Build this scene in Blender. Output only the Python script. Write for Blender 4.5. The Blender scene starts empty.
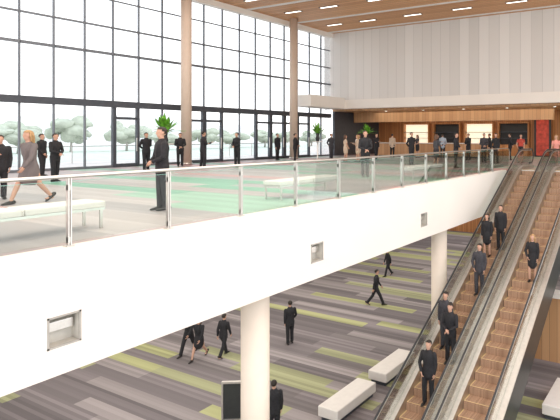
import bpy, bmesh, math, random
from mathutils import Vector, Matrix
random.seed(7)
sc = bpy.context.scene
COL = sc.collection
LOW = -7.1

# ------------------------------------------------------------ materials
def new_mat(name):
    m = bpy.data.materials.new(name); m.use_nodes = True
    nt = m.node_tree
    return m, nt, nt.nodes, nt.links, nt.nodes['Principled BSDF']

def mat(name, col, rough=0.6, metal=0.0, var=0.08, scale=6.0, emit=0.0):
    m, nt, N, L, b = new_mat(name)
    tc = N.new('ShaderNodeTexCoord'); nz = N.new('ShaderNodeTexNoise'); nz.inputs['Scale'].default_value = scale
    L.new(tc.outputs['Object'], nz.inputs['Vector'])
    r = N.new('ShaderNodeValToRGB')
    r.color_ramp.elements[0].position = 0.3; r.color_ramp.elements[1].position = 0.7
    r.color_ramp.elements[0].color = [c*(1-var) for c in col] + [1]
    r.color_ramp.elements[1].color = [min(1, c*(1+var)) for c in col] + [1]
    L.new(nz.outputs['Fac'], r.inputs['Fac']); L.new(r.outputs['Color'], b.inputs['Base Color'])
    b.inputs['Roughness'].default_value = rough; b.inputs['Metallic'].default_value = metal
    if emit:
        b.inputs['Emission Color'].default_value = list(col)+[1]; b.inputs['Emission Strength'].default_value = emit
    return m

def glass(name, tint, refl=0.5, rough=0.02):
    m = bpy.data.materials.new(name); m.use_nodes = True
    N = m.node_tree.nodes; L = m.node_tree.links; N.clear()
    o = N.new('ShaderNodeOutputMaterial'); mx = N.new('ShaderNodeMixShader')
    t = N.new('ShaderNodeBsdfTransparent'); g = N.new('ShaderNodeBsdfGlossy'); f = N.new('ShaderNodeLayerWeight')
    f.inputs['Blend'].default_value = 0.25
    mu = N.new('ShaderNodeMath'); mu.operation = 'MULTIPLY'; mu.inputs[1].default_value = refl
    t.inputs['Color'].default_value = list(tint)+[1]; g.inputs['Roughness'].default_value = rough
    L.new(f.outputs['Fresnel'], mu.inputs[0]); L.new(mu.outputs[0], mx.inputs['Fac'])
    L.new(t.outputs[0], mx.inputs[1]); L.new(g.outputs[0], mx.inputs[2]); L.new(mx.outputs[0], o.inputs['Surface'])
    return m

def math_node(N, L, op, a, b=None):
    n = N.new('ShaderNodeMath'); n.operation = op
    for i, v in enumerate((a, b)):
        if v is None: continue
        if isinstance(v, (int, float)): n.inputs[i].default_value = v
        else: L.new(v, n.inputs[i])
    return n.outputs[0]

def carpet(name, w, length, stops, rough=0.9, fine=0.15, fineamt=0.35, line=None):
    m, nt, N, L, b = new_mat(name)
    tc = N.new('ShaderNodeTexCoord'); sp = N.new('ShaderNodeSeparateXYZ'); L.new(tc.outputs['Object'], sp.inputs[0])
    M = lambda op, a, b=None: math_node(N, L, op, a, b)
    row = M('FLOOR', M('DIVIDE', sp.outputs['X'], w))
    wn1 = N.new('ShaderNodeTexWhiteNoise'); wn1.noise_dimensions = '1D'; L.new(row, wn1.inputs['W'])
    col = M('FLOOR', M('ADD', M('DIVIDE', sp.outputs['Y'], length), M('MULTIPLY', wn1.outputs['Value'], 9.0)))
    cb = N.new('ShaderNodeCombineXYZ'); L.new(row, cb.inputs[0]); L.new(col, cb.inputs[1])
    wn2 = N.new('ShaderNodeTexWhiteNoise'); wn2.noise_dimensions = '2D'; L.new(cb.outputs[0], wn2.inputs['Vector'])
    r = N.new('ShaderNodeValToRGB'); r.color_ramp.interpolation = 'CONSTANT'
    el = r.color_ramp.elements
    while len(el) < len(stops): el.new(0.5)
    for e, (p, c) in zip(el, stops): e.position = p; e.color = list(c)+[1]
    L.new(wn2.outputs['Value'], r.inputs['Fac'])
    fr = M('FLOOR', M('DIVIDE', sp.outputs['X'], fine))
    wn3 = N.new('ShaderNodeTexWhiteNoise'); wn3.noise_dimensions = '1D'; L.new(fr, wn3.inputs['W'])
    fac = M('ADD', M('MULTIPLY', wn3.outputs['Value'], fineamt), 1.0-fineamt/2)
    nz = N.new('ShaderNodeTexNoise'); nz.inputs['Scale'].default_value = 60; L.new(tc.outputs['Object'], nz.inputs['Vector'])
    fac = M('MULTIPLY', fac, M('ADD', M('MULTIPLY', nz.outputs['Fac'], 0.3), 0.85))
    vm = N.new('ShaderNodeVectorMath'); vm.operation = 'SCALE'
    L.new(r.outputs['Color'], vm.inputs[0]); L.new(fac, vm.inputs['Scale'])
    L.new(vm.outputs[0], b.inputs['Base Color']); b.inputs['Roughness'].default_value = rough
    return m

def stripes(name, axis, w, c0, c1, rough=0.5, groove=0.0, emit=0.0, grain=0.3, gdark=0.35):
    """random board tone per strip of width w along given axis, optional dark groove"""
    m, nt, N, L, b = new_mat(name)
    tc = N.new('ShaderNodeTexCoord'); sp = N.new('ShaderNodeSeparateXYZ'); L.new(tc.outputs['Object'], sp.inputs[0])
    M = lambda op, a, b=None: math_node(N, L, op, a, b)
    q = M('DIVIDE', sp.outputs[axis], w)
    wn = N.new('ShaderNodeTexWhiteNoise'); wn.noise_dimensions = '1D'; L.new(M('FLOOR', q), wn.inputs['W'])
    mp = N.new('ShaderNodeMapping'); L.new(tc.outputs['Object'], mp.inputs[0])
    s = [0.6, 0.6, 0.6]; s['XYZ'.index(axis)] = 14
    mp.inputs['Scale'].default_value = s
    nz = N.new('ShaderNodeTexNoise'); nz.inputs['Scale'].default_value = 1.5; nz.inputs['Detail'].default_value = 4
    L.new(mp.outputs[0], nz.inputs['Vector'])
    f = M('ADD', M('MULTIPLY', wn.outputs['Value'], 1-grain), M('MULTIPLY', nz.outputs['Fac'], grain))
    r = N.new('ShaderNodeValToRGB'); r.color_ramp.elements[0].color = list(c0)+[1]; r.color_ramp.elements[1].color = list(c1)+[1]
    L.new(f, r.inputs['Fac']); out = r.outputs['Color']
    if groove:
        g = M('GREATER_THAN', M('FRACT', q), groove)
        g = M('ADD', M('MULTIPLY', g, 1-gdark), gdark)
        vm = N.new('ShaderNodeVectorMath'); vm.operation = 'SCALE'; L.new(out, vm.inputs[0]); L.new(g, vm.inputs['Scale']); out = vm.outputs[0]
    L.new(out, b.inputs['Base Color']); b.inputs['Roughness'].default_value = rough
    return m

M_white = mat('white_plaster', (0.86, 0.82, 0.77), 0.55, var=0.02, scale=0.6)
M_white2 = mat('white_ceiling', (0.8, 0.78, 0.75), 0.6, var=0.02)
M_panel = stripes('white_wall_panels', 'Y', 0.75, (0.67, 0.65, 0.63), (0.80, 0.78, 0.76), 0.5, grain=0.12, groove=0.06, gdark=0.84)
M_ceil = stripes('timber_ceiling_boards', 'X', 0.35, (0.50, 0.23, 0.09), (0.70, 0.38, 0.18), 0.5, groove=0.07)
M_timber = stripes('timber_wall_boards', 'Y', 0.18, (0.36, 0.14, 0.05), (0.60, 0.28, 0.11), 0.45, groove=0.12)
M_bar = stripes('bar_timber', 'Y', 0.3, (0.46, 0.24, 0.11), (0.64, 0.38, 0.2), 0.4, groove=0.04)
M_carpet_up = carpet('upper_carpet', 0.8, 8.0, [(0, (.41, .36, .36)), (.28, (.19, .40, .29)), (.42, (.47, .42, .42)), (.58, (.52, .31, .31)), (.70, (.36, .33, .34)), (.88, (.30, .47, .37))], fineamt=0.2, rough=0.5)
M_carpet_lo = carpet('lower_carpet', 0.5, 6.5, [(0, (.16, .142, .15)), (.26, (.225, .20, .21)), (.52, (.30, .27, .275)), (.70, (.19, .17, .175)), (.82, (.38, .39, .20)), (.93, (.33, .34, .20))], fineamt=0.45, fine=0.125)
M_dark = mat('dark_aluminium', (0.07, 0.078, 0.095), 0.4, 0.3)
M_mull = mat('grey_aluminium', (0.16, 0.175, 0.20), 0.4, 0.3)
M_steel = mat('brushed_steel', (0.66, 0.64, 0.61), 0.28, 1.0, 0.05, 30)
M_steel_d = mat('satin_steel_deck', (0.66, 0.63, 0.60), 0.35, 0.8, 0.06, 10)
M_rubber = mat('black_rubber', (0.03, 0.03, 0.032), 0.35)
M_glass = glass('clear_balustrade_glass', (0.93, 0.98, 0.96), 0.7)
M_wglass = glass('window_glass', (0.97, 0.98, 0.99), 0.35)
M_eglass = glass('escalator_glass', (0.93, 0.96, 0.95), 0.6)
M_edge = mat('glass_edge_green', (0.25, 0.5, 0.42), 0.2)
M_col = mat('tan_column', (0.62, 0.50, 0.41), 0.5, var=0.03, scale=2)
M_colw = mat('white_column', (0.84, 0.74, 0.64), 0.5, var=0.03, scale=2)
M_step = stripes('step_ribs_painted_reflection', 'Y', 0.03, (0.32, 0.19, 0.12), (0.58, 0.38, 0.26), 0.45, groove=0.25)  # warm brown is the timber's reflection put into the step colour
M_stepe = mat('step_edge_line', (0.70, 0.52, 0.28), 0.5)
M_cush = mat('white_leather', (0.74, 0.71, 0.68), 0.45, var=0.03)
M_clad = mat('dark_cladding', (0.05, 0.055, 0.055), 0.3, 0.3)
M_leaf = mat('leaf_green', (0.13, 0.36, 0.03), 0.5, var=0.5, scale=8)
M_tree = mat('hazy_tree_foliage', (0.46, 0.51, 0.42), 0.8, var=0.15, scale=1.5)  # outdoor haze put into the leaf colour as a paler green
M_bark = mat('bark', (0.4, 0.38, 0.35), 0.9)
M_pave = mat('terrace_paving', (0.66, 0.64, 0.62), 0.8, var=0.1, scale=1)
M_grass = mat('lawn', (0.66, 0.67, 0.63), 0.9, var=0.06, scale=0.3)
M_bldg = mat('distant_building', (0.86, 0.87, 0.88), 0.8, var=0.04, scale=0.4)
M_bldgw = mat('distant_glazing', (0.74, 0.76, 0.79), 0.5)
M_lamp = mat('lamp_diffuser', (1.0, 0.95, 0.85), 0.5, emit=3.0)
M_red = mat('deep_red_panel', (0.45, 0.05, 0.03), 0.5, var=0.4, scale=3)
M_black = mat('black_panel', (0.02, 0.02, 0.022), 0.5)
M_backlit = mat('backlit_bar_panel', (0.95, 0.82, 0.62), 0.5, emit=0.9)
M_recess = mat('recess_grey', (0.42, 0.40, 0.37), 0.5)
M_box = mat('recess_box_lining', (0.62, 0.60, 0.55), 0.5)
# people
M_skin = mat('skin', (0.56, 0.33, 0.24), 0.55, var=0.06)
M_skin2 = mat('skin_tan', (0.36, 0.20, 0.13), 0.55, var=0.06)
M_lip = mat('lips', (0.40, 0.13, 0.11), 0.5)
M_eye = mat('eye_dark', (0.03, 0.02, 0.015), 0.2)
M_suit = mat('black_suit_cloth', (0.016, 0.016, 0.02), 0.8, var=0.25, scale=20)
M_suit_n = mat('charcoal_suit_cloth', (0.045, 0.045, 0.055), 0.8, var=0.25, scale=20)
M_shirt = mat('white_shirt', (0.82, 0.82, 0.84), 0.7)
M_tie = mat('grey_tie', (0.16, 0.16, 0.2), 0.5)
M_shoe = mat('black_leather_shoe', (0.015, 0.013, 0.012), 0.3)
M_hair_d = mat('dark_hair', (0.02, 0.014, 0.01), 0.6, var=0.3, scale=40)
M_hair_b = mat('blonde_hair', (0.42, 0.26, 0.12), 0.6, var=0.3, scale=40)
M_hair_br = mat('brown_hair', (0.10, 0.05, 0.03), 0.6, var=0.3, scale=40)
M_beige = mat('beige_cloth', (0.58, 0.46, 0.36), 0.8)
M_pink = mat('pink_cloth', (0.72, 0.30, 0.26), 0.8)
M_grey = mat('grey_cloth', (0.16, 0.14, 0.14), 0.8)
M_blue = mat('pale_blue_cloth', (0.42, 0.50, 0.60), 0.8)

# ------------------------------------------------------------ helpers
def link(o): COL.objects.link(o); return o

def add_box(bm, a, b, mi=0):
    vs = [bm.verts.new((x, y, z)) for x in (a[0], b[0]) for y in (a[1], b[1]) for z in (a[2], b[2])]
    fs = [(0, 1, 3, 2), (4, 6, 7, 5), (0, 4, 5, 1), (2, 3, 7, 6), (0, 2, 6, 4), (1, 5, 7, 3)]
    out = []
    for f in fs:
        fc = bm.faces.new([vs[i] for i in f]); fc.material_index = mi; out.append(fc)
    return vs

def boxes(name, lst, mats, parent=None, bevel=0.0, **props):
    bm = bmesh.new()
    for t in lst: add_box(bm, t[0], t[1], t[2] if len(t) > 2 else 0)
    bmesh.ops.recalc_face_normals(bm, faces=bm.faces)
    if bevel: bmesh.ops.bevel(bm, geom=bm.edges[:], offset=bevel, segments=2, profile=0.5, affect='EDGES')
    return finish(name, bm, mats, parent, **props)

def finish(name, bm, mats, parent=None, smooth=False, **props):
    me = bpy.data.meshes.new(name); bm.to_mesh(me); bm.free()
    if not isinstance(mats, (list, tuple)): mats = [mats]
    for m in mats: me.materials.append(m)
    if smooth:
        for p in me.polygons: p.use_smooth = True
    o = bpy.data.objects.new(name, me); link(o)
    if parent: o.parent = parent
    for k, v in props.items(): o[k] = v
    return o

def empty(name, loc=(0, 0, 0), **props):
    o = bpy.data.objects.new(name, None); o.location = loc; o.empty_display_size = 0.2; link(o)
    for k, v in props.items(): o[k] = v
    return o

def tube(bm, pts, rads, n=10, mi=0, ref=Vector((1, 0, 0)), cap=True):
    pts = [Vector(p) for p in pts]
    rings = []
    R = [(r, r) if isinstance(r, (int, float)) else r for r in rads]
    if cap:
        t0 = (pts[0]-pts[1]).normalized(); t1 = (pts[-1]-pts[-2]).normalized()
        m0 = min(R[0]); m1 = min(R[-1])
        P = [pts[0]+t0*m0*0.8] + pts + [pts[-1]+t1*m1*0.8]
        R = [(R[0][0]*0.55, R[0][1]*0.55)] + R + [(R[-1][0]*0.55, R[-1][1]*0.55)]
    else: P = pts
    for i, p in enumerate(P):
        a = P[max(0, i-1)]; b = P[min(len(P)-1, i+1)]
        t = (b-a).normalized()
        rf = ref if abs(t.dot(ref)) < 0.9 else Vector((0, 0, 1))
        s = t.cross(rf).normalized(); o = s.cross(t).normalized()
        rings.append([bm.verts.new(p + s*math.cos(2*math.pi*k/n)*R[i][0] + o*math.sin(2*math.pi*k/n)*R[i][1]) for k in range(n)])
    for i in range(len(rings)-1):
        for k in range(n):
            f = bm.faces.new((rings[i][k], rings[i][(k+1) % n], rings[i+1][(k+1) % n], rings[i+1][k])); f.material_index = mi; f.smooth = True
    f = bm.faces.new(rings[0][::-1]); f.material_index = mi
    f = bm.faces.new(rings[-1]); f.material_index = mi

def ellipsoid(bm, c, r, mi=0, u=14, v=9):
    mtx = Matrix.Translation(c) @ Matrix.Diagonal((r[0], r[1], r[2], 1))
    res = bmesh.ops.create_uvsphere(bm, u_segments=u, v_segments=v, radius=1, matrix=mtx)
    for vv in res['verts']:
        for f in vv.link_faces: f.material_index = mi; f.smooth = True
    return res['verts']

def cyl(name, c, r, z0, z1, m, parent=None, n=32, **props):
    bm = bmesh.new()
    lo = [bm.verts.new((c[0]+r*math.cos(2*math.pi*k/n), c[1]+r*math.sin(2*math.pi*k/n), z0)) for k in range(n)]
    hi = [bm.verts.new((v.co.x, v.co.y, z1)) for v in lo]
    for k in range(n):
        f = bm.faces.new((lo[k], lo[(k+1) % n], hi[(k+1) % n], hi[k])); f.smooth = True
    bm.faces.new(lo[::-1]); bm.faces.new(hi)
    return finish(name, bm, m, parent, **props)

S = dict(kind='structure')
EDGE = 7.95      # balcony edge Y
WY = 26.6        # window wall Y
EX = 31.7        # end wall X
ESX = 22.5       # escalator top X
CZ = 9.85

# ------------------------------------------------------------ shell
boxes('floor_upper', [((-6, EDGE+0.02, -0.25), (EX+7, WY+0.1, 0)), ((ESX+1.2, -6, -0.25), (EX+7, EDGE+0.02, 0))], M_carpet_up, **S)
boxes('trim_slab_underside', [((-6, EDGE+0.25, -1.73), (EX+7, WY, -0.26))], M_white2, **S)
boxes('floor_lower', [((-4, -8, LOW-0.2), (42, 30, LOW))], M_carpet_lo, **S)
boxes('ceiling', [((-6, -6, CZ), (EX+7, WY+0.6, CZ+0.3))], M_ceil, **S)
# fascia with square recesses
wins = [(3.84, 0.21), (9.02, 0.21), (14.1, 0.21)]
def fascia():
    bm = bmesh.new()
    xs = [-6.0]
    for c, h in wins: xs += [c-h, c+h]
    xs.append(ESX-0.6)
    zs = [-1.73, -1.34, -0.90, 0.02]
    for i in range(len(xs)-1):
        for j in range(3):
            if i % 2 == 1 and j == 1: continue
            add_box(bm, (xs[i], EDGE, zs[j]), (xs[i+1], EDGE+0.24, zs[j+1]))
    bmesh.ops.remove_doubles(bm, verts=bm.verts, dist=0.0005)
    # drop interior shared faces
    bmesh.ops.recalc_face_normals(bm, faces=bm.faces)
    finish('wall_balcony_fascia', bm, M_white, **S)
fascia()
for c, h in wins:
    e = empty('recessed_wall_light', (c, EDGE+0.12, -1.12), label='square recessed light box set into the white balcony face', category='wall light', group='recessed lights in the balcony face')
    boxes('housing', [((-h, -0.10, -0.22), (-h+0.02, 0.11, 0.22)), ((h-0.02, -0.10, -0.22), (h, 0.11, 0.22)),
                      ((-h, -0.10, -0.22), (h, 0.11, -0.20)), ((-h, -0.10, 0.20), (h, 0.11, 0.22)),
                      ((-h, 0.09, -0.22), (h, 0.11, 0.22))], M_box, e)
    boxes('frame', [((-h, -0.125, -0.22), (-h+0.025, -0.10, 0.22)), ((h-0.025, -0.125, -0.22), (h, -0.10, 0.22)),
                    ((-h, -0.125, -0.22), (h, -0.10, -0.195)), ((-h, -0.125, 0.195), (h, -0.10, 0.22))], M_recess, e)
    boxes('lamp_head', [((-h+0.05, -0.02, -0.02), (h-0.05, 0.08, 0.12))], M_steel, e, bevel=0.01)

# end wall (white, above bar opening) and the bar recess
boxes('wall_end', [((EX, -6, 3.75), (EX+0.3, WY+0.6, CZ))], M_panel, **S)
boxes('trim_bulkhead', [((EX-0.25, -6, 3.75), (EX, WY, 4.45))], M_white, **S)
boxes('trim_portal', [((27.6, 24.9, 3.75), (EX-0.25, WY-0.15, 4.6))], M_white, **S)
boxes('wall_bar_back', [((EX+6.6, -6, 0), (EX+6.8, WY, 3.75))], M_timber, **S)
boxes('trim_bar_soffit', [((EX+0.3, -6, 3.6), (EX+6.6, WY, 3.75))], M_bar, **S)
boxes('trim_bar_header', [((EX+2.6, 9, 2.75), (EX+2.9, WY-0.4, 3.6))], M_bar, **S)
boxes('wall_window_return', [((EX+0.3, WY-0.2, 0), (EX+6.6, WY, 3.6))], M_dark, **S)
boxes('wall_lower_end', [((41, -8, LOW), (41.3, 30, -1.73))], M_timber, **S)
boxes('wall_lower_window', [((-4, 27.5, LOW), (41, 27.8, -1.73))], M_white2, **S)
boxes('wall_under_escalator', [((18.9, -4, LOW), (19.15, 6.2, -4.6))], M_bar, **S)
boxes('trim_under_escalator', [((18.75, -4, -4.6), (19.3, 6.2, -4.42))], M_white, **S)
boxes('trim_landing_edge', [((ESX+1.0, -6, -1.73), (ESX+1.25, EDGE+0.24, 0.0))], M_white, **S)
boxes('trim_landing_soffit', [((ESX+1.25, -6, -1.73), (EX+7, EDGE+0.25, -1.55))], M_white2, **S)
# ceiling details
for i, x in enumerate((23.0, 27.3, 31.0)):
    boxes('trim_ceiling_slot', [((x, -4, CZ-0.03), (x+0.28, WY, CZ-0.002))], M_white2, **S)
boxes('trim_ceiling_edge', [((-6, WY-0.35, CZ-0.35), (EX, WY+0.1, CZ-0.003))], M_white, **S)
n = 0
for x in (21.6, 24.9, 29.1):
    for y in (2.5, 6.2, 9.9, 13.6, 17.3, 21.0, 24.0):
        e = empty('ceiling_light', (x, y, CZ-0.005), label='small rectangular recessed ceiling light between timber boards', category='ceiling light', group='recessed lights in the timber ceiling')
        boxes('housing', [((-0.14, -0.7, -0.04), (-0.10, 0.7, 0)), ((0.10, -0.7, -0.04), (0.14, 0.7, 0)), ((-0.1, -0.7, -0.04), (0.1, -0.66, 0)), ((-0.1, 0.66, -0.04), (0.1, 0.7, 0))], M_dark, e)
        boxes('diffuser', [((-0.10, -0.66, -0.03), (0.10, 0.66, -0.004))], M_lamp, e)

# ------------------------------------------------------------ window wall
BW = 1.3; x0 = 4.6
nb = int((EX-0.05-x0)/BW)+1
door_bays = {8, 11, 12, 15, 16, 17, 18}
TR = [(3.06, 3.38, 0.16), (5.70, 5.82, 0.10), (7.05, 7.13, 0.08), (8.45, 8.51, 0.06)]
for i in range(nb):
    xa = x0+i*BW; xb = min(xa+BW, EX)
    if xb-xa < 0.3: break
    w = 0.028
    fr = [((xa-w, WY-0.06, 3.38), (xa+w, WY+0.06, CZ-0.35))]
    for z0, z1, dp in TR[1:]: fr.append(((xa+w, WY-dp, z0), (xb-w, WY+dp, z1)))
    isd = i in door_bays
    if not isd:
        fr += [((xa-w, WY-0.06, 0.12), (xa+w, WY+0.06, 3.06)), ((xa+w, WY-0.06, 0.0), (xb-w, WY+0.06, 0.12))]
    o = boxes('window_%d' % (i+1), fr, M_mull, **S)
    boxes('transom', [((xa, WY-0.16, 3.06), (xb, WY+0.16, 3.38))], M_dark, o)
    boxes('window_pane', [((xa+w, WY-0.01, 3.38), (xb-w, WY+0.01, CZ-0.36))] + ([] if isd else [((xa+w, WY-0.01, 0.12), (xb-w, WY+0.01, 3.06))]), M_wglass, o)
    if isd:
        t = 0.12
        d = boxes('door_%d' % (i+1), [((xa-0.03, WY-0.1, 0), (xa+t, WY+0.1, 3.06)), ((xb-t, WY-0.1, 0), (xb-0.035, WY+0.1, 3.06)),
                                      ((xa+t, WY-0.08, 2.45), (xb-t, WY+0.08, 2.58)), ((xa+t, WY-0.05, 0), (xb-t, WY+0.05, 0.18))], M_dark, **S)
        boxes('door_glass', [((xa+t, WY-0.01, 0.18), (xb-t, WY+0.01, 3.0))], M_wglass, d)
        boxes('pull_handle', [((xb-t-0.06, WY-0.14, 0.8), (xb-t-0.02, WY-0.1, 1.5))], M_steel, d)

# columns on upper floor
for x in (18.2, 26.4):
    e = empty('column', (x, 25.4, 0), label='tall round tan column standing before the window wall', category='column', group='tall columns by the windows')
    cyl('shaft', (0, 0), 0.27, 0.0, CZ-0.02, M_col, e)
    cyl('base_ring', (0, 0), 0.30, 0.0, 0.12, M_steel, e)
# lower columns
for x in (7.7, 16.2):
    e = empty('column', (x, 8.5, LOW), label='thick round white column under the balcony', category='column', group='round columns under the balcony')
    cyl('shaft', (0, 0), 0.29, 0.0, -LOW-1.73, M_colw, e)
    cyl('base_ring', (0, 0), 0.305, 0.0, 0.12, M_steel, e)

# ------------------------------------------------------------ balustrade
px = [3.95+1.5*k for k in range(-4, 12)]
PY = 8.07
def post_mesh(parent):
    boxes('post_body', [((-0.022, -0.035, 0.0), (-0.008, 0.035, 0.98)), ((0.008, -0.035, 0.0), (0.022, 0.035, 0.98)),
                        ((-0.022, -0.02, 0.05), (0.022, 0.02, 0.13)), ((-0.022, -0.02, 0.80), (0.022, 0.02, 0.88))], M_steel, parent)
    boxes('base_plate', [((-0.05, -0.06, 0), (0.05, 0.06, 0.015))], M_steel, parent)
for x in px:
    e = empty('balustrade_post', (x, PY, 0.021), label='twin-plate stainless steel post holding the balcony glass', category='railing post', group='steel posts of the balcony balustrade')
    post_mesh(e)
for a, b in zip(px[:-1], px[1:]):
    e = empty('glass_panel', ((a+b)/2, PY, 0.02), label='clear frameless glass balustrade panel along the balcony edge', category='glass panel', group='glass panels of the balcony balustrade')
    L_ = (b-a)/2-0.035
    boxes('pane', [((-L_, -0.006, 0.06), (L_, 0.006, 0.93))], M_glass, e)
    boxes('pane_edge', [((-L_, -0.0065, 0.93), (L_, 0.0065, 0.936))], M_edge, e)
bm = bmesh.new(); tube(bm, [(px[0]-0.3, PY, 1.02), (10, PY, 1.02), (px[-1]+0.6, PY, 1.02)], [0.026]*3, 12, ref=Vector((0, 0, 1)))
finish('handrail', bm, M_steel, label='long round stainless steel handrail on top of the balcony glass', category='handrail')

# ------------------------------------------------------------ benches (upper, thin with steel frame)
def bench(x, y):
    e = empty('bench', (x, y, 0), label='backless bench with pale cushioned seat on chrome legs', category='bench', group='cushioned benches on the upper floor')
    boxes('seat_cushion', [((-1.18, -0.30, 0.36), (-0.02, 0.30, 0.47)), ((0.02, -0.30, 0.36), (1.18, 0.30, 0.47)), ((-0.02, -0.28, 0.365), (0.02, 0.28, 0.455))], M_cush, e, bevel=0.02)
    boxes('frame', [((-1.18, -0.28, 0.32), (1.18, -0.24, 0.36)), ((-1.18, 0.24, 0.32), (1.18, 0.28, 0.36)), ((-1.18, -0.24, 0.32), (-1.14, 0.24, 0.36)), ((1.14, -0.24, 0.32), (1.18, 0.24, 0.36))], M_steel, e)
    for lx in (-1.12, 1.12):
        for ly in (-0.26, 0.26):
            boxes('leg', [((lx-0.02, ly-0.02, 0), (lx+0.02, ly+0.02, 0.32))], M_steel, e)
for x in (3.92, 10.35, 16.8): bench(x, 9.55)
def low_bench(x, y, l):
    e = empty('bench', (x, y, LOW), label='long solid white upholstered block bench on the striped carpet', category='bench', group='white block benches on the lower floor')
    boxes('seat', [((-l/2, -0.38, 0.14), (l/2, 0.38, 0.46))], M_cush, e, bevel=0.03)
    boxes('plinth', [((-l/2+0.08, -0.30, 0.0), (l/2-0.08, 0.30, 0.15))], M_dark, e)
low_bench(12.8, 10.0, 2.0); low_bench(15.4, 10.0, 2.0); low_bench(15.9, 3.9, 1.9)

# ------------------------------------------------------------ escalators
NS = 31; RUN = 0.4; RISE = (-LOW)/NS
SL = RISE/RUN
XB = ESX-NS*RUN
def incl_z(x): return 0 if x >= ESX else max(LOW, (x-ESX)*SL)
def escalator(y0, y1, lab):
    e = empty('escalator', (XB, (y0+y1)/2, LOW), label=lab, category='escalator', group='pair of escalators to the upper floor')
    O = Vector((XB, (y0+y1)/2, LOW))
    hw = (y1-y0)/2
    me = None
    for k in range(NS):
        # step k counted from the top, tread top z = -RISE*(k+1)
        if me is None:
            s = boxes('step', [((0, -hw+0.01, -0.04), (RUN, hw-0.01, 0.0), 0), ((RUN-0.02, -hw+0.01, 0.0), (RUN+0.015, hw-0.01, RISE-0.04), 0),
                               ((0, -hw+0.01, -0.0), (0.025, hw-0.01, 0.004), 1), ((0.02, -hw+0.01, -0.0), (RUN-0.02, -hw+0.045, 0.004), 1), ((0.02, hw-0.045, -0.0), (RUN-0.02, hw-0.01, 0.004), 1)], [M_step, M_stepe], e)
            me = s.data
        else:
            s = bpy.data.objects.new('step', me); link(s); s.parent = e
        s.location = Vector((ESX-RUN*(k+1), O.y, -RISE*(k+1))) - O
        s.location.y = 0
    # profile path (deck line) in local coords
    def path(off, xa=XB-1.6, xb=ESX+1.9):
        pts = [(xa, LOW+off)]
        for t in range(7):  # bottom curve
            xx = XB-0.5+1.0*t/6; zz = LOW + SL*0.5*(max(0, xx-(XB-0.5)))**2/1.0
            pts.append((xx, zz+off))
        for t in range(7):
            xx = ESX-0.5+1.0*t/6; zz = -SL*0.5*((ESX+0.5)-xx)**2/1.0
            pts.append((xx, zz+off))
        pts.append((xb, off))
        return pts
    def ribbon(name, pa, pb, ya, yb, m):
        bm = bmesh.new(); rows = []
        for (x, z), (x2, z2) in zip(pa, pb):
            rows.append([bm.verts.new((x-O.x, ya, z-O.z)), bm.verts.new((x-O.x, yb, z-O.z)), bm.verts.new((x2-O.x, yb, z2-O.z)), bm.verts.new((x2-O.x, ya, z2-O.z))])
        for r, s in zip(rows[:-1], rows[1:]):
            for k in range(4): bm.faces.new((r[k], r[(k+1) % 4], s[(k+1) % 4], s[k]))
        bm.faces.new(rows[0][::-1]); bm.faces.new(rows[-1])
        bmesh.ops.recalc_face_normals(bm, faces=bm.faces)
        return finish(name, bm, m, e)
    for sg in (-1, 1):
        yi = sg*hw
        ribbon('skirt_panel', path(-0.25), path(0.14), yi, yi+sg*0.05, M_steel)
        ribbon('deck', path(0.13), path(0.18), yi, yi+sg*0.295, M_steel_d)
        ribbon('glass_balustrade', path(0.18), path(0.90), yi+sg*0.12, yi+sg*0.135, M_eglass)
        # handrail with newel loops
        P = path(0.95)
        pts = [Vector((x-O.x, yi+sg*0.128, z-O.z)) for x, z in P]
        h0 = pts[0]; h1 = pts[-1]
        pre = [h0+Vector((0.3-0.0, 0, -0.70)), h0+Vector((0, 0, -0.70))] + [h0+Vector((-0.35*math.sin(a), 0, -0.35-0.35*math.cos(a))) for a in (0.4, 0.9, 1.57, 2.2, 2.7)]
        post = [h1+Vector((0.35*math.sin(a), 0, -0.35+0.35*math.cos(a))) for a in (0.4, 0.9, 1.57, 2.2, 2.7)] + [h1+Vector((0, 0, -0.70)), h1+Vector((-0.3, 0, -0.70))]
        bm = bmesh.new(); allp = pre+pts+post
        tube(bm, allp, [(0.042, 0.028)]*len(allp), 10, ref=Vector((0, 1, 0)))
        finish('handrail_belt', bm, M_rubber, e)
        bm = bmesh.new(); tube(bm, [p-Vector((0, 0, 0.045)) for p in pts], [(0.034, 0.03)]*len(pts), 8, ref=Vector((0, 1, 0)))
        finish('handrail_guide', bm, M_steel, e)
        ribbon('side_cladding', path(-0.80), path(0.13), yi+sg*0.25, yi+sg*0.29, M_clad)
    ribbon('truss_underside', path(-0.95), path(-0.80), -hw-0.29, hw+0.29, M_clad)
    # landings
    boxes('landing_plate', [((ESX-O.x, -hw, 7.1-0.05), (ESX+1.9-O.x, hw, 7.1+0.012)), ], M_steel_d, e)
    boxes('landing_plate', [((XB-1.6-O.x, -hw, 0.0), (0.0, hw, 0.012))], M_steel_d, e)
    boxes('comb_plate', [((ESX-0.02-O.x, -hw+0.01, 7.1+0.012), (ESX+0.15-O.x, hw-0.01, 7.1+0.02))], M_stepe, e)
escalator(6.4, 7.4, 'escalator with ribbed steps coloured with a brown timber reflection beside the white balcony')
escalator(4.8, 5.8, 'escalator with ribbed steps coloured with a brown timber reflection and dark outer cladding')

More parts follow.
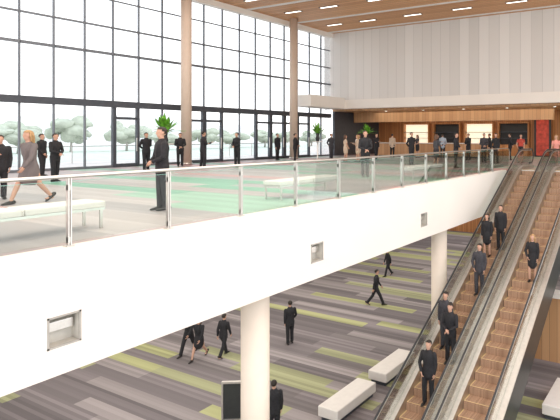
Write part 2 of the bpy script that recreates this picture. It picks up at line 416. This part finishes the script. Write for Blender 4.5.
# guard glass between balcony and escalator head
e = empty('guard_barrier', (ESX-0.3, 8.35, 0), label='short steel queue barrier hoop at the escalator head', category='barrier')
bm = bmesh.new(); tube(bm, [(-1.3, 0, 0), (-1.3, 0, 0.8), (-1.2, 0, 0.95), (-1.05, 0, 1.0), (1.0, 0, 1.0), (1.15, 0, 0.95), (1.25, 0, 0.8), (1.25, 0, 0)], [0.022]*8, 10, ref=Vector((0, 1, 0)))
finish('hoop', bm, M_steel, e)
boxes('infill_glass', [((-1.2, -0.005, 0.12), (1.15, 0.005, 0.9))], M_glass, e)

# ------------------------------------------------------------ bar
e = empty('bar_counter', (33.2, 18.2, 0), label='long timber bar counter with pale top beneath the white wall', category='counter')
boxes('body', [((-0.35, -4.6, 0.1), (0.35, 4.6, 1.02))], M_bar, e)
boxes('kick_plinth', [((-0.3, -4.5, 0.0), (0.3, 4.5, 0.1))], M_dark, e)
boxes('top', [((-0.42, -4.7, 1.02), (0.42, 4.7, 1.08))], M_cush, e, bevel=0.01)
for y in (13.2, 16.2, 19.2, 22.2):
    e = empty('back_bar_shelf', (EX+6.35, y, 0), label='lit back-bar shelving unit against the timber wall', category='shelf', group='back bar shelving')
    boxes('frame', [((-0.2, -1.3, 0), (0.2, -1.22, 2.7)), ((-0.2, 1.22, 0), (0.2, 1.3, 2.7)), ((-0.2, -1.22, 2.62), (0.2, 1.22, 2.7)), ((-0.2, -1.22, 0), (0.2, 1.22, 0.9))], M_timber, e)
    boxes('lit_panel', [((0.16, -1.2, 0.92), (0.19, 1.2, 2.6))], M_backlit if y in (16.2, 22.2) else M_black, e)
    for z in (1.4, 1.9): boxes('shelf_board', [((-0.18, -1.21, z), (0.15, 1.21, z+0.04))], M_dark, e)
e = empty('wall_artwork', (EX+5.6, 10.6, 0), label='tall free-standing panel with deep red and black abstract areas', category='artwork')
boxes('panel', [((-0.05, -0.5, 0.1), (0.05, 0.5, 3.0))], M_red, e)
boxes('border', [((-0.08, -0.65, 0), (0.08, -0.5, 3.1)), ((-0.08, 0.5, 0), (0.08, 0.65, 3.1)), ((-0.08, -0.5, 3.0), (0.08, 0.5, 3.1)), ((-0.08, -0.5, 0), (0.08, 0.5, 0.1))], M_black, e)
for y in (8.6, 12, 15.4, 18.8, 22.2):
    e = empty('downlight', (EX+1.5, y, 3.6), label='small round recessed downlight in the bar soffit', category='ceiling light', group='downlights in the bar soffit')
    cyl('trim_ring', (0, 0), 0.12, -0.02, 0.0, M_steel, e, 16)
    cyl('lens', (0, 0), 0.09, -0.03, -0.005, M_lamp, e, 16)

# ------------------------------------------------------------ flower arrangements
def arrangement(x, y, lab, hz=1.1, sz=1.0):
    e = empty('flower_arrangement', (x, y, 0), label=lab, category='plant', group='tall leafy arrangements on stands')
    bm = bmesh.new(); tube(bm, [(0, 0, 0.03), (0, 0, 0.06), (0, 0, 0.2), (0, 0, hz-0.06)], [0.24, 0.1, 0.04, 0.04], 16)
    finish('stand_pole', bm, M_steel, e)
    cyl('stand_base', (0, 0), 0.26, 0, 0.03, M_steel, e)
    cyl('table_top', (0, 0), 0.34, hz-0.04, hz, M_cush, e)
    bm = bmesh.new(); tube(bm, [(0, 0, hz+0.02), (0, 0, hz+0.15), (0, 0, hz+0.35), (0, 0, hz+0.5)], [0.10, 0.13, 0.09, 0.11], 16)
    finish('vase', bm, M_black, e, smooth=True)
    bm = bmesh.new(); rnd = random.Random(x)
    for k in range(46):
        a = rnd.uniform(0, 6.28); tilt = rnd.uniform(0.1, 1.25); l = rnd.uniform(0.55, 0.95)*sz; w = rnd.uniform(0.05, 0.10)*sz
        d = Vector((math.cos(a)*math.sin(tilt), math.sin(a)*math.sin(tilt), math.cos(tilt)))
        s = d.cross(Vector((0, 0, 1))).normalized()*w
        o = Vector((0, 0, hz+0.45)); droop = Vector((0, 0, -0.25*math.sin(tilt)*l))
        p = [o, o+d*l*0.35, o+d*l*0.7+droop*0.4, o+d*l+droop]
        ws = [0.15, 0.8, 1.0, 0.05]
        v = [(bm.verts.new(q-s*k2), bm.verts.new(q+Vector((0, 0, 0.01))), bm.verts.new(q+s*k2)) for q, k2 in zip(p, ws)]
        for i in range(3):
            bm.faces.new((v[i][0], v[i][1], v[i+1][1], v[i+1][0])); bm.faces.new((v[i][1], v[i][2], v[i+1][2], v[i+1][1]))
    finish('foliage', bm, M_leaf, e)
arrangement(14.5, 21.7, 'tall spiky green leaf arrangement in a dark vase on a stand', hz=1.25, sz=1.15)
arrangement(25.0, 22.0, 'tall spiky green leaf arrangement in a dark vase on a stand', hz=1.25, sz=0.95)
arrangement(27.9, 20.2, 'tall spiky green leaf arrangement in a dark vase on a stand', hz=1.25, sz=0.95)

# ------------------------------------------------------------ exterior
boxes('floor_terrace', [((-20, WY+0.12, -0.3), (70, 46, -0.02))], M_pave, **S)
boxes('floor_lawn', [((-120, 46, -1.0), (260, 400, -0.6))], M_grass, **S)
for x in [2+2.2*k for k in range(16)]:
    e = empty('terrace_glass_rail', (x, 33, -0.02), label='clear glass terrace rail section outside the windows', category='railing', group='terrace rail sections')
    boxes('pane', [((-1.05, -0.006, 0.08), (1.05, 0.006, 0.98))], M_glass, e)
    boxes('rail', [((-1.1, -0.025, 0.98), (1.1, 0.025, 1.03)), ((-1.1, -0.02, 0), (-1.06, 0.02, 0.98))], M_steel, e)
def tree_mesh(seed):
    r = random.Random(seed); bm = bmesh.new()
    for k in range(14):
        vs = ellipsoid(bm, (r.uniform(-1.9, 1.9), r.uniform(-1.5, 1.5), r.uniform(2.0, 4.2)), (r.uniform(.8, 1.5), r.uniform(.8, 1.4), r.uniform(.6, 1.1)), 0, 12, 8)
        for v in vs: v.co += Vector((r.uniform(-.15, .15), r.uniform(-.15, .15), r.uniform(-.15, .15)))
    me = bpy.data.meshes.new('crown'); bm.to_mesh(me); bm.free(); me.materials.append(M_tree); return me
crowns = [tree_mesh(s) for s in (1, 2, 3)]
bm = bmesh.new(); tube(bm, [(0, 0, 0), (0.05, 0, 1.2), (0, 0.05, 2.6)], [0.2, 0.14, 0.1], 8)
trunk = bpy.data.meshes.new('trunk'); bm.to_mesh(trunk); bm.free(); trunk.materials.append(M_bark)
rr = random.Random(3)
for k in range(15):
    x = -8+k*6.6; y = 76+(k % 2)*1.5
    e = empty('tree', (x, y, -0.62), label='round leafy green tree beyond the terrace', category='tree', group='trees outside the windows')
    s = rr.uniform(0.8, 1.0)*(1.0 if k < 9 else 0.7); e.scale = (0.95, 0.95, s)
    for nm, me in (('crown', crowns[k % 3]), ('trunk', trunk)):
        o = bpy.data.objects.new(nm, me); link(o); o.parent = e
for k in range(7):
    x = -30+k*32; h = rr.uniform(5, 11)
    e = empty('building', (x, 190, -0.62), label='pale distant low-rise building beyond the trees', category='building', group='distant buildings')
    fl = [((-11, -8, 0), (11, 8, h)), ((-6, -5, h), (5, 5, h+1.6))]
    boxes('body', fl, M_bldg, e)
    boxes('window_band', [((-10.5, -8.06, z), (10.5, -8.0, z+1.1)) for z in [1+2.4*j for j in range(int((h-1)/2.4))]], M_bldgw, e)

# ------------------------------------------------------------ lower floor items
e = empty('display_stand', (10.6, 12.6, LOW), label='dark framed free-standing glass display stand on the striped carpet', category='sign stand')
e.rotation_euler = (0, 0, math.radians(-60))
boxes('frame', [((-0.36, -0.04, 0.06), (-0.31, 0.04, 1.25)), ((0.31, -0.04, 0.06), (0.36, 0.04, 1.25)), ((-0.31, -0.04, 1.19), (0.31, 0.04, 1.25)), ((-0.31, -0.04, 0.06), (0.31, 0.04, 0.12))], M_steel_d, e)
boxes('panel', [((-0.31, -0.012, 0.12), (0.31, 0.012, 1.19))], M_clad, e)
boxes('foot', [((-0.33, -0.25, 0), (-0.27, 0.25, 0.06)), ((0.27, -0.25, 0), (0.33, 0.25, 0.06))], M_black, e)

# ------------------------------------------------------------ people
SK = 0
def evald(bm, voxel, ratio, smooth=3):
    me = bpy.data.meshes.new('tmp'); bm.to_mesh(me); bm.free()
    o = bpy.data.objects.new('tmp', me); link(o)
    r = o.modifiers.new('r', 'REMESH'); r.mode = 'VOXEL'; r.voxel_size = voxel; r.use_smooth_shade = True
    s = o.modifiers.new('s', 'SMOOTH'); s.iterations = smooth; s.factor = 0.5
    d = o.modifiers.new('d', 'DECIMATE'); d.ratio = ratio
    dg = bpy.context.evaluated_depsgraph_get(); dg.update()
    res = bpy.data.meshes.new_from_object(o.evaluated_get(dg))
    bpy.data.objects.remove(o); bpy.data.meshes.remove(me)
    for p in res.polygons: p.use_smooth = True
    return res

def rad(d): return math.radians(d)
# pose: legs (thigh_r, knee_r, thigh_l, knee_l); arms: per side (swing, abduct, forearm dir)
POSES = {
 'stand': dict(legs=(3, 4, -3, 3), armR=(2, 8, (0.15, -0.05, -0.98)), armL=(-2, 8, (0.15, -0.05, -0.98)), lean=0),
 'clasp': dict(legs=(2, 3, -2, 3), armR=(12, 12, (0.55, -0.75, -0.30)), armL=(12, 12, (0.55, -0.75, -0.36)), lean=1),
 'behind': dict(legs=(2, 2, -2, 2), armR=(-22, 14, (-0.25, -0.72, -0.55)), armL=(-22, 14, (-0.25, -0.72, -0.45)), lean=0),
 'talk': dict(legs=(6, 8, -3, 3), armR=(20, 12, (0.80, -0.35, 0.35)), armL=(0, 9, (0.25, -0.1, -0.95)), lean=2),
 'walk': dict(legs=(27, 6, -18, 22), armR=(-22, 8, (-0.10, 0, -0.99)), armL=(22, 8, (0.6, -0.1, -0.78)), lean=4),
 'walk2': dict(legs=(-14, 18, 20, 5), armR=(15, 8, (0.45, -0.1, -0.88)), armL=(-16, 8, (0.0, 0, -1)), lean=3),
 'relax': dict(legs=(8, 10, -2, 2), armR=(8, 16, (0.45, -0.45, -0.75)), armL=(-6, 7, (0.2, -0.05, -0.97)), lean=-1),
}
TPL = {}
def joints(pose):
    p = POSES[pose]; J = {}
    tr, kr, tl, kl = p['legs']
    for s, th, kn in (('R', tr, kr), ('L', tl, kl)):
        sy = -0.09 if s == 'R' else 0.09
        hip = Vector((0, sy, 0.92)); a = rad(th); b = rad(th-kn)
        knee = hip+Vector((math.sin(a), sy*0.05, -math.cos(a)))*0.43
        ank = knee+Vector((math.sin(b), 0, -math.cos(b)))*0.41
        J['leg'+s] = (hip, knee, ank, b)
    low = min(J['legR'][2].z, J['legL'][2].z)
    dz = 0.085-low
    lean = rad(p['lean'])
    Rm = Matrix.Rotation(lean, 3, 'Y'); piv = Vector((0, 0, 0.95))
    up = lambda v: Rm@(Vector(v)-piv)+piv+Vector((0, 0, dz))
    for s in 'RL':
        h, k, a, b = J['leg'+s]; J['leg'+s] = (h+Vector((0, 0, dz)), k+Vector((0, 0, dz)), a+Vector((0, 0, dz)), b)
        sg = -1 if s == 'R' else 1
        sw, ab, fd = p['arm'+s]
        sh = Vector((0, sg*0.178, 1.40))
        d = Vector((math.sin(rad(sw)), sg*math.sin(rad(ab)), -math.cos(rad(sw))*math.cos(rad(ab)))).normalized()
        el = sh+d*0.29
        f = Vector((fd[0], sg*fd[1], fd[2])).normalized()
        wr = el+f*0.25
        J['arm'+s] = (up(sh), up(el), up(wr), Rm@f)
    J['up'] = up; J['dz'] = dz; J['Rm'] = Rm
    return J

def torso(bm, up, g, zs=None):
    sec = [(0.88, .145, .10), (0.97, .165, .112), (1.08, .140, .098), (1.20, .150, .108), (1.31, .172, .118), (1.39, .165, .098), (1.445, .105, .075)]
    tube(bm, [up((0, 0, z)) for z, a, b in sec], [(a+g, b+g) for z, a, b in sec], 16)

def make_template(pose, outfit):
    key = (pose, outfit)
    if key in TPL: return TPL[key]
    J = joints(pose); up = J['up']; parts = {}
    # ---- body
    bm = bmesh.new(); torso(bm, up, 0)
    tube(bm, [up((-0.005, 0, 1.42)), up((0.0, 0, 1.49)), up((0.012, 0, 1.56))], [.062, .053, .052], 12)
    ellipsoid(bm, up((0.0, 0, 1.657)), (.098, .077, .095))
    ellipsoid(bm, up((0.028, 0, 1.585)), (.066, .056, .066))
    tube(bm, [up((0.088, 0, 1.655)), up((0.103, 0, 1.63)), up((0.112, 0, 1.612)), up((0.095, 0, 1.604))], [.009, .012, .016, .010], 8)
    for s in (-1, 1): ellipsoid(bm, up((-0.005, s*0.078, 1.635)), (.02, .012, .03), 0, 8, 6)
    hands = []
    for s in 'RL':
        sg = -1 if s == 'R' else 1
        sh, el, wr, f = J['arm'+s]
        tube(bm, [sh, (sh+el)/2, el, el+(wr-el)*0.35, wr], [.055, .046, .038, .038, .025], 10)
        # palm frame
        inw = Vector((0, -sg, 0)) if abs(f.z) > 0.6 else Vector((0, 0, -1))
        inw = (inw-f*inw.dot(f)).normalized(); side = f.cross(inw).normalized()
        if side.x < 0 and abs(f.z) > 0.6: side = -side
        if abs(f.z) <= 0.6 and side.y*sg > 0: side = -side
        # palm
        tube(bm, [wr-f*0.01, wr+f*0.03, wr+f*0.085], [(.026, .018), (.038, .016), (.040, .013)] , 10, ref=inw)
        hands.append((wr, f, inw, side))
        hip, kn, an, b = J['leg'+s]
        tube(bm, [hip+Vector((0, 0, .03)), hip+(kn-hip)*0.4, kn, kn+(an-kn)*0.3, an], [.088, .075, .054, .053, .036], 12)
        tube(bm, [an+Vector((-.03, 0, -.04)), an+Vector((.05, 0, -.045)), an+Vector((.13, 0, -.058))], [(.03, .035), (.038, .03), (.035, .018)], 10)
    me = evald(bm, 0.0125, 0.30, 2)
    bm = bmesh.new(); bm.from_mesh(me)
    lipc = up((0.092, 0, 1.575))
    for fc in bm.faces:
        c = fc.calc_center_median()
        fc.material_index = 1 if (abs(c.z-lipc.z) < 0.009 and abs(c.y) < 0.024 and c.x > lipc.x-0.03) else 0
    for s in (-1, 1):
        ellipsoid(bm, up((0.083, s*0.031, 1.640)), (.012, .014, .008), 2, 8, 6)
        ellipsoid(bm, up((0.090, s*0.031, 1.660)), (.006, .018, .004), 2, 8, 4)
    for wr, f, inw, side in hands:
        for k, l in enumerate((0.072, 0.080, 0.074, 0.058)):
            b0 = wr+f*0.085+side*(0.027-0.018*k)
            b1 = b0+f*l*0.45+inw*0.008; b2 = b1+(f*0.8+inw*0.6)*l*0.35; b3 = b2+(f*0.5+inw*0.85)*l*0.28
            tube(bm, [b0-f*0.02, b1, b2, b3], [.009, .0085, .008, .0065], 6)
        t0 = wr+f*0.025+side*0.026
        tube(bm, [t0, t0+(side*0.75+f*0.6+inw*.2)*0.035, t0+(side*0.75+f*0.6+inw*.2)*0.035+(f+inw*0.5+side*.2)*0.026], [.012, .0105, .008], 6)
    bm.to_mesh(me); bm.free(); me.name = 'body'
    me.materials.clear()
    for m in (M_skin, M_lip, M_eye): me.materials.append(m)
    parts['body'] = me
    # ---- jacket / top
    bm = bmesh.new()
    if outfit == 'suit':
        sec = [(0.80, .185, .128), (0.90, .178, .127), (1.0, .17, .122), (1.10, .158, .116), (1.22, .17, .125), (1.32, .196, .134), (1.40, .188, .114), (1.452, .12, .085)]
    else:
        sec = [(0.90, .175, .125), (1.0, .165, .12), (1.08, .15, .108), (1.2, .162, .124), (1.29, .172, .138), (1.38, .172, .108), (1.44, .11, .08)]
    tube(bm, [up((0, 0, z)) for z, a, b in sec], [(a, b) for z, a, b in sec], 18)
    for s in 'RL':
        sh, el, wr, f = J['arm'+s]
        if outfit == 'dress_short':
            tube(bm, [sh+Vector((0, 0, .004)), sh+(el-sh)*0.5], [.066, .056], 12)
        else:
            tube(bm, [sh+Vector((0, 0, .004)), (sh+el)/2, el, el+(wr-el)*0.5, wr-f*0.005], [.070, .061, .053, .047, .038], 12)
    if outfit in ('suit', 'suit_skirt'):
        for s in (-1, 1):  # lapels
            tube(bm, [up((0.118, s*0.012, 1.10)), up((0.128, s*0.05, 1.24)), up((0.112, s*0.075, 1.36)), up((0.05, s*0.085, 1.45))], [(.018, .010), (.026, .010), (.022, .012), (.016, .012)], 8, ref=Vector((1, 0, 0)))
    me = evald(bm, 0.0135, 0.30, 3)
    dz = J['dz']
    for pl in me.polygons:
        c = pl.center; z = c.z-dz; yy = abs(c.y)
        mi = 0
        if outfit in ('suit', 'suit_skirt') and pl.normal.x > 0.0 and c.x > 0.03 and 1.13 < z < 1.50 and yy < (z-1.13)*0.22:
            mi = 2 if (yy < 0.02 and outfit == 'suit') else 1
        pl.material_index = mi
    me.materials.clear()
    for m in (M_suit, M_shirt, M_tie): me.materials.append(m)
    parts['jacket'] = me
    # ---- trousers or skirt
    bm = bmesh.new()
    if outfit == 'suit':
        tube(bm, [up((0, 0, .86)), up((0, 0, .95)), up((0, 0, 1.02))], [(.165, .115), (.172, .12), (.155, .112)], 16)
        for s in 'RL':
            hip, kn, an, b = J['leg'+s]
            tube(bm, [hip+Vector((0, 0, .02)), hip+(kn-hip)*0.4, kn, kn+(an-kn)*0.5, an+(kn-an)*0.02], [.098, .090, .074, .068, .066], 14)
        parts['trousers'] = evald(bm, 0.0135, 0.30, 3)
    else:
        kR, kL = J['legR'][1], J['legL'][1]
        mid = (kR+kL)/2; sx = abs(kR.x-kL.x)/2
        tube(bm, [up((0, 0, 1.04)), up((0, 0, .95)), Vector((mid.x*0.4, 0, .80+dz)), Vector((mid.x*0.8, 0, mid.z+0.10))], [(.15, .11), (.182, .135), (.188, .135+sx*.3), (.172, .11+sx*.72)], 18)
        parts['skirt'] = evald(bm, 0.0135, 0.30, 3)
    for k in ('trousers', 'skirt'):
        if k in parts:
            parts[k].materials.clear(); parts[k].materials.append(M_suit)
    # ---- shoes
    for s in 'RL':
        hip, kn, an, b = J['leg'+s]
        bm = bmesh.new()
        tube(bm, [(-.065, 0, -.035), (-.03, 0, -.03), (.05, 0, -.040), (.12, 0, -.052), (.185, 0, -.062)], [(.036, .045), (.042, .050), (.046, .040), (.050, .028), (.034, .018)], 12, ref=Vector((0, 0, 1)))
        for v in bm.verts: v.co.z = max(v.co.z, -.085)
        pitch = 0 if b > -0.15 else min(0.6, -b*0.9)
        rot = Matrix.Rotation(pitch, 3, 'Y')
        if pitch: # keep toe from sinking
            toe = an.z+(rot@Vector((.18, 0, -.08))).z
            rise = max(0, -toe)
        else: rise = 0
        for v in bm.verts: v.co = rot@v.co+an+Vector((0, 0, rise))
        m2 = bpy.data.meshes.new('shoe'); bm.to_mesh(m2); bm.free(); m2.materials.append(M_shoe)
        parts['shoe'+s] = m2
    # ---- hair short and long
    for kind in ('short', 'long'):
        bm = bmesh.new()
        ellipsoid(bm, Vector((-0.006, 0, 1.668)), (.108, .088, .098), 0, 28, 20)
        dele = [v for v in bm.verts if (v.co.x > 0.035+(0.05 if v.co.z > 1.70 else 0)*1.0 and v.co.z < 1.715) or (v.co.x > -0.01 and v.co.z < 1.655) or v.co.z < 1.60]
        bmesh.ops.delete(bm, geom=dele, context='VERTS')
        if kind == 'long':
            tube(bm, [(-0.045, 0, 1.70), (-0.065, 0, 1.60), (-0.07, 0, 1.50), (-0.075, 0, 1.40)], [(.082, .055), (.095, .05), (.09, .045), (.06, .025)], 14)
            for s in (-1, 1): tube(bm, [(0.0, s*.078, 1.70), (0.0, s*.086, 1.60), (-0.01, s*.085, 1.50)], [.022, .024, .015], 8)
        for v in bm.verts: v.co = up(v.co)
        m2 = bpy.data.meshes.new('hair'); bm.to_mesh(m2); bm.free(); m2.materials.append(M_hair_d)
        for p in m2.polygons: p.use_smooth = True
        parts['hair_'+kind] = m2
    TPL[key] = parts
    return parts

def setm(o, i, m):
    o.material_slots[i].link = 'OBJECT'; o.material_slots[i].material = m

def person(x, y, z, face, pose='stand', outfit='suit', h=1.75, top=None, bottom=None, hair='short', hairm=None, skin=None, label='', group=None, tie=True):
    """face = compass angle in degrees of facing direction in world XY"""
    P = make_template(pose, outfit)
    o = bpy.data.objects.new('person', P['body']); link(o)
    o.location = (x, y, z); o.rotation_euler = (0, 0, rad(face)); s = h/1.75; o.scale = (s, s, s)
    if skin: setm(o, 0, skin)
    def ch(nm, me):
        c = bpy.data.objects.new(nm, me); link(c); c.parent = o; return c
    tn = 'jacket' if outfit in ('suit', 'suit_skirt') else 'blouse'
    c = ch(tn, P['jacket']);
    if top: setm(c, 0, top)
    if not tie: setm(c, 2, M_shirt)
    c = ch('trousers', P['trousers']) if 'trousers' in P else ch('skirt', P['skirt'])
    if bottom: setm(c, 0, bottom)
    ch('shoe', P['shoeR']); ch('shoe', P['shoeL'])
    c = ch('hair', P['hair_'+hair]); setm(c, 0, hairm or M_hair_d)
    o['label'] = label or 'person in a black suit standing with hands clasped'
    o['category'] = 'person'
    if group: o['group'] = group
    return o

G = 'guests and attendants on the upper floor'
person(6.85, 10.35, 0, 165, 'clasp', label='person in a black suit standing near the glass balustrade', group=G, h=1.78)
person(6.17, 14.26, 0, 190, 'walk', 'suit_skirt', 1.80, top=M_grey, bottom=M_grey, hair='long', hairm=M_hair_b, label='person with long blonde hair walking in a grey skirt outfit', group=G)
person(6.15, 15.7, 0, -100, 'talk', label='person in dark clothes gesturing beside the walking woman', group=G, h=1.62)
person(9.37, 20.0, 0, -70, 'clasp', label='person in a black suit with hands clasped by the windows', group=G, h=1.68)
person(10.6, 23.6, 0, -60, 'relax', label='person in a black suit standing close to the window wall', group=G, h=1.68)
person(14.45, 23.0, 0, -95, 'behind', label='person in a black suit beside a leafy arrangement', group=G)
person(17.2, 24.5, 0, -120, 'clasp', label='person in a black suit standing next to the tall column', group=G)
person(16.7, 22.05, 0, -20, 'talk', label='person in a black suit raising one forearm', group=G, h=1.82)
person(18.7, 22.0, 0, 180, 'clasp', label='person in a black suit facing a colleague by the doors', group=G, h=1.78)
person(24.5, 25.0, 0, -90, 'stand', label='person in a black suit by the glass doors', group=G)
person(23.2, 22.2, 0, -60, 'clasp', label='person in a black suit beside a tall leafy arrangement', group=G)
person(26.1, 21.8, 0, -100, 'behind', label='person in a charcoal suit standing on the pale carpet', top=M_suit_n, bottom=M_suit_n, group=G)
person(15.9, 11.6, 0, -130, 'clasp', label='person in a black suit standing near the balcony glass', group=G, h=1.8)
person(27.4, 19.1, 0, -100, 'talk', label='person in a black suit chatting near the bar', group=G)
person(24.5, 19.35, 0, -40, 'relax', 'dress_short', 1.66, top=M_beige, bottom=M_beige, hair='long', hairm=M_hair_br, label='person in a beige dress standing in a group', group=G)
person(25.0, 18.8, 0, 140, 'talk', 'suit_skirt', 1.66, top=M_beige, bottom=M_beige, hair='long', hairm=M_hair_b, label='person in a beige jacket and skirt talking', group=G)
person(26.2, 19.6, 0, 200, 'relax', 'dress_short', 1.68, top=M_shirt, bottom=M_beige, hair='long', hairm=M_hair_br, label='person in a white blouse and beige skirt', group=G)
person(23.6, 14.1, 0, -110, 'behind', label='person in a black suit waiting with hands behind back', group=G, h=1.8)
person(29.1, 15.5, 0, -60, 'talk', label='person in a black suit in the group at the bar', group=G)
person(31.6, 16.3, 0, 20, 'relax', label='person in a pale blue jacket at the bar counter', top=M_blue, group=G)
person(31.2, 20.3, 0, 10, 'stand', label='person in a beige jacket at the bar counter', top=M_beige, group=G)
person(31.3, 18.2, 0, 150, 'clasp', 'dress_short', 1.68, top=M_suit_n, bottom=M_suit, hair='long', hairm=M_hair_br, label='person in a dark dress at the bar counter', group=G)
person(22.4, 10.8, 0, -80, 'clasp', label='person in a black suit near the end of the balustrade', group=G)
person(21.8, 11.6, 0, -30, 'talk', 'suit_skirt', 1.68, hair='long', hairm=M_hair_br, top=M_suit_n, label='person in a charcoal jacket and skirt talking', group=G)
person(30.1, 13.6, 0, 160, 'clasp', label='person in a black suit in the group at the bar', group=G)
person(30.9, 12.4, 0, 120, 'talk', label='person in a black suit turned to the group', group=G)
person(26.6, 10.3, 0, 170, 'relax', label='person in a black suit near the escalator head', group=G)
person(27.5, 11.4, 0, -150, 'clasp', label='person in a charcoal suit near the escalator head', top=M_suit_n, group=G)
person(31.0, 11.0, 0, 100, 'behind', label='person in a black suit before the timber wall', group=G)
person(28.4, 9.4, 0, 180, 'relax', 'dress_short', 1.7, top=M_red, bottom=M_suit, hair='long', label='person in a red top and black skirt', group=G)
person(25.4, 6.5, 0, 180, 'walk2', 'dress_short', 1.68, top=M_pink, bottom=M_pink, hair='long', hairm=M_hair_b, label='person in a pink dress walking to the escalator', group=G)

# escalator riders
G2 = 'riders on the escalators'
def rider(k, y, **kw):
    person(ESX-RUN*(k+1)+0.17, y, -RISE*(k+1)+0.004, 180, group=G2, **kw)
rider(25, 6.78, pose='relax', label='person in a dark suit and tie riding down the steps', h=1.78)
rider(22, 6.68, pose='clasp', label='person in a black suit and white shirt riding down', h=1.8, tie=False)
rider(21, 7.05, pose='stand', label='person in a charcoal suit standing behind another rider', h=1.75, top=M_suit_n, bottom=M_suit_n)
rider(16, 6.75, pose='relax', label='person in a charcoal suit riding down', h=1.75, top=M_suit_n, bottom=M_suit_n)
rider(12, 7.12, pose='stand', outfit='suit_skirt', label='person with dark hair in a black outfit riding down', h=1.62, hair='long')
rider(11, 6.72, pose='stand', label='person in a black suit riding down', h=1.7)
rider(14, 5.1, pose='relax', outfit='suit_skirt', label='person with blonde hair in a black dress riding down', h=1.62, hair='long', hairm=M_hair_b)

G3 = 'people walking on the lower floor'
person(21.2, 14.8, LOW, -50, 'walk', label='person in a black suit striding across the striped carpet', group=G3, h=1.9)
person(25.96, 17.2, LOW, 150, 'walk2', label='person in a dark suit walking far along the carpet', group=G3, h=1.7)
person(15.65, 15.26, LOW, 60, 'relax', label='person in a dark suit seen from behind on the carpet', group=G3, h=1.8)
person(13.6, 16.75, LOW, 10, 'walk2', label='person in a dark suit walking across the carpet', group=G3, h=1.7)
person(13.05, 17.45, LOW, 200, 'walk', 'suit_skirt', h=1.68, label='person in a black jacket and skirt striding', group=G3, hair='long', hairm=M_hair_br)
person(13.15, 18.2, LOW, 195, 'walk', label='person in a black suit striding beside a companion', group=G3, h=1.75)
person(10.5, 10.85, LOW, 40, 'stand', label='person in a dark suit standing beside the display stand', group=G3, h=1.7)

# ------------------------------------------------------------ light & camera
w = bpy.data.worlds.new('World'); sc.world = w; w.use_nodes = True
N = w.node_tree.nodes; L = w.node_tree.links; bg = N['Background']
tc = N.new('ShaderNodeTexCoord'); sp = N.new('ShaderNodeSeparateXYZ'); L.new(tc.outputs['Generated'], sp.inputs[0])
r = N.new('ShaderNodeValToRGB'); el = r.color_ramp.elements
el[0].position = 0.0; el[0].color = (1.0, 0.98, 0.955, 1); el[1].position = 0.7; el[1].color = (0.90, 0.94, 1.0, 1)
L.new(sp.outputs['Z'], r.inputs['Fac']); L.new(r.outputs['Color'], bg.inputs['Color']); bg.inputs['Strength'].default_value = 2.05

def area(name, loc, sx, sy, power, col=(1, 0.94, 0.87), rot=(0, 0, 0)):
    l = bpy.data.lights.new(name, 'AREA'); l.shape = 'RECTANGLE'; l.size = sx; l.size_y = sy; l.energy = power; l.color = col
    o = bpy.data.objects.new(name, l); o.location = loc; o.rotation_euler = rot; link(o); return o
area('ceiling_fill', (8, 6, 9.7), 20, 16, 2300)  # out-of-view fill panel, added to brighten the closed hall
area('ceiling_fill', (12, 18, 9.7), 14, 12, 900)  # second added fill panel under the ceiling, also out of view
area('lower_fill', (14, 17, -1.85), 20, 14, 1200, (1, 0.92, 0.83))  # unseen fill panels added below the slab to light the lower floor
area('lower_fill', (32, 15, -1.85), 14, 14, 550, (1, 0.92, 0.83))
area('bar_lamp', (35, 15, 3.5), 4, 18, 300, (1, 0.85, 0.65))

cam = bpy.data.cameras.new('Camera'); co = bpy.data.objects.new('Camera', cam); link(co)
co.location = (0, 0, 1.6); co.rotation_euler = (rad(90), 0, rad(-63.57))
cam.sensor_width = 36; cam.lens = 497/560*36; cam.shift_x = -170/560; cam.shift_y = -74/560; cam.clip_end = 1000
sc.camera = co
sc.view_settings.view_transform = 'Standard'
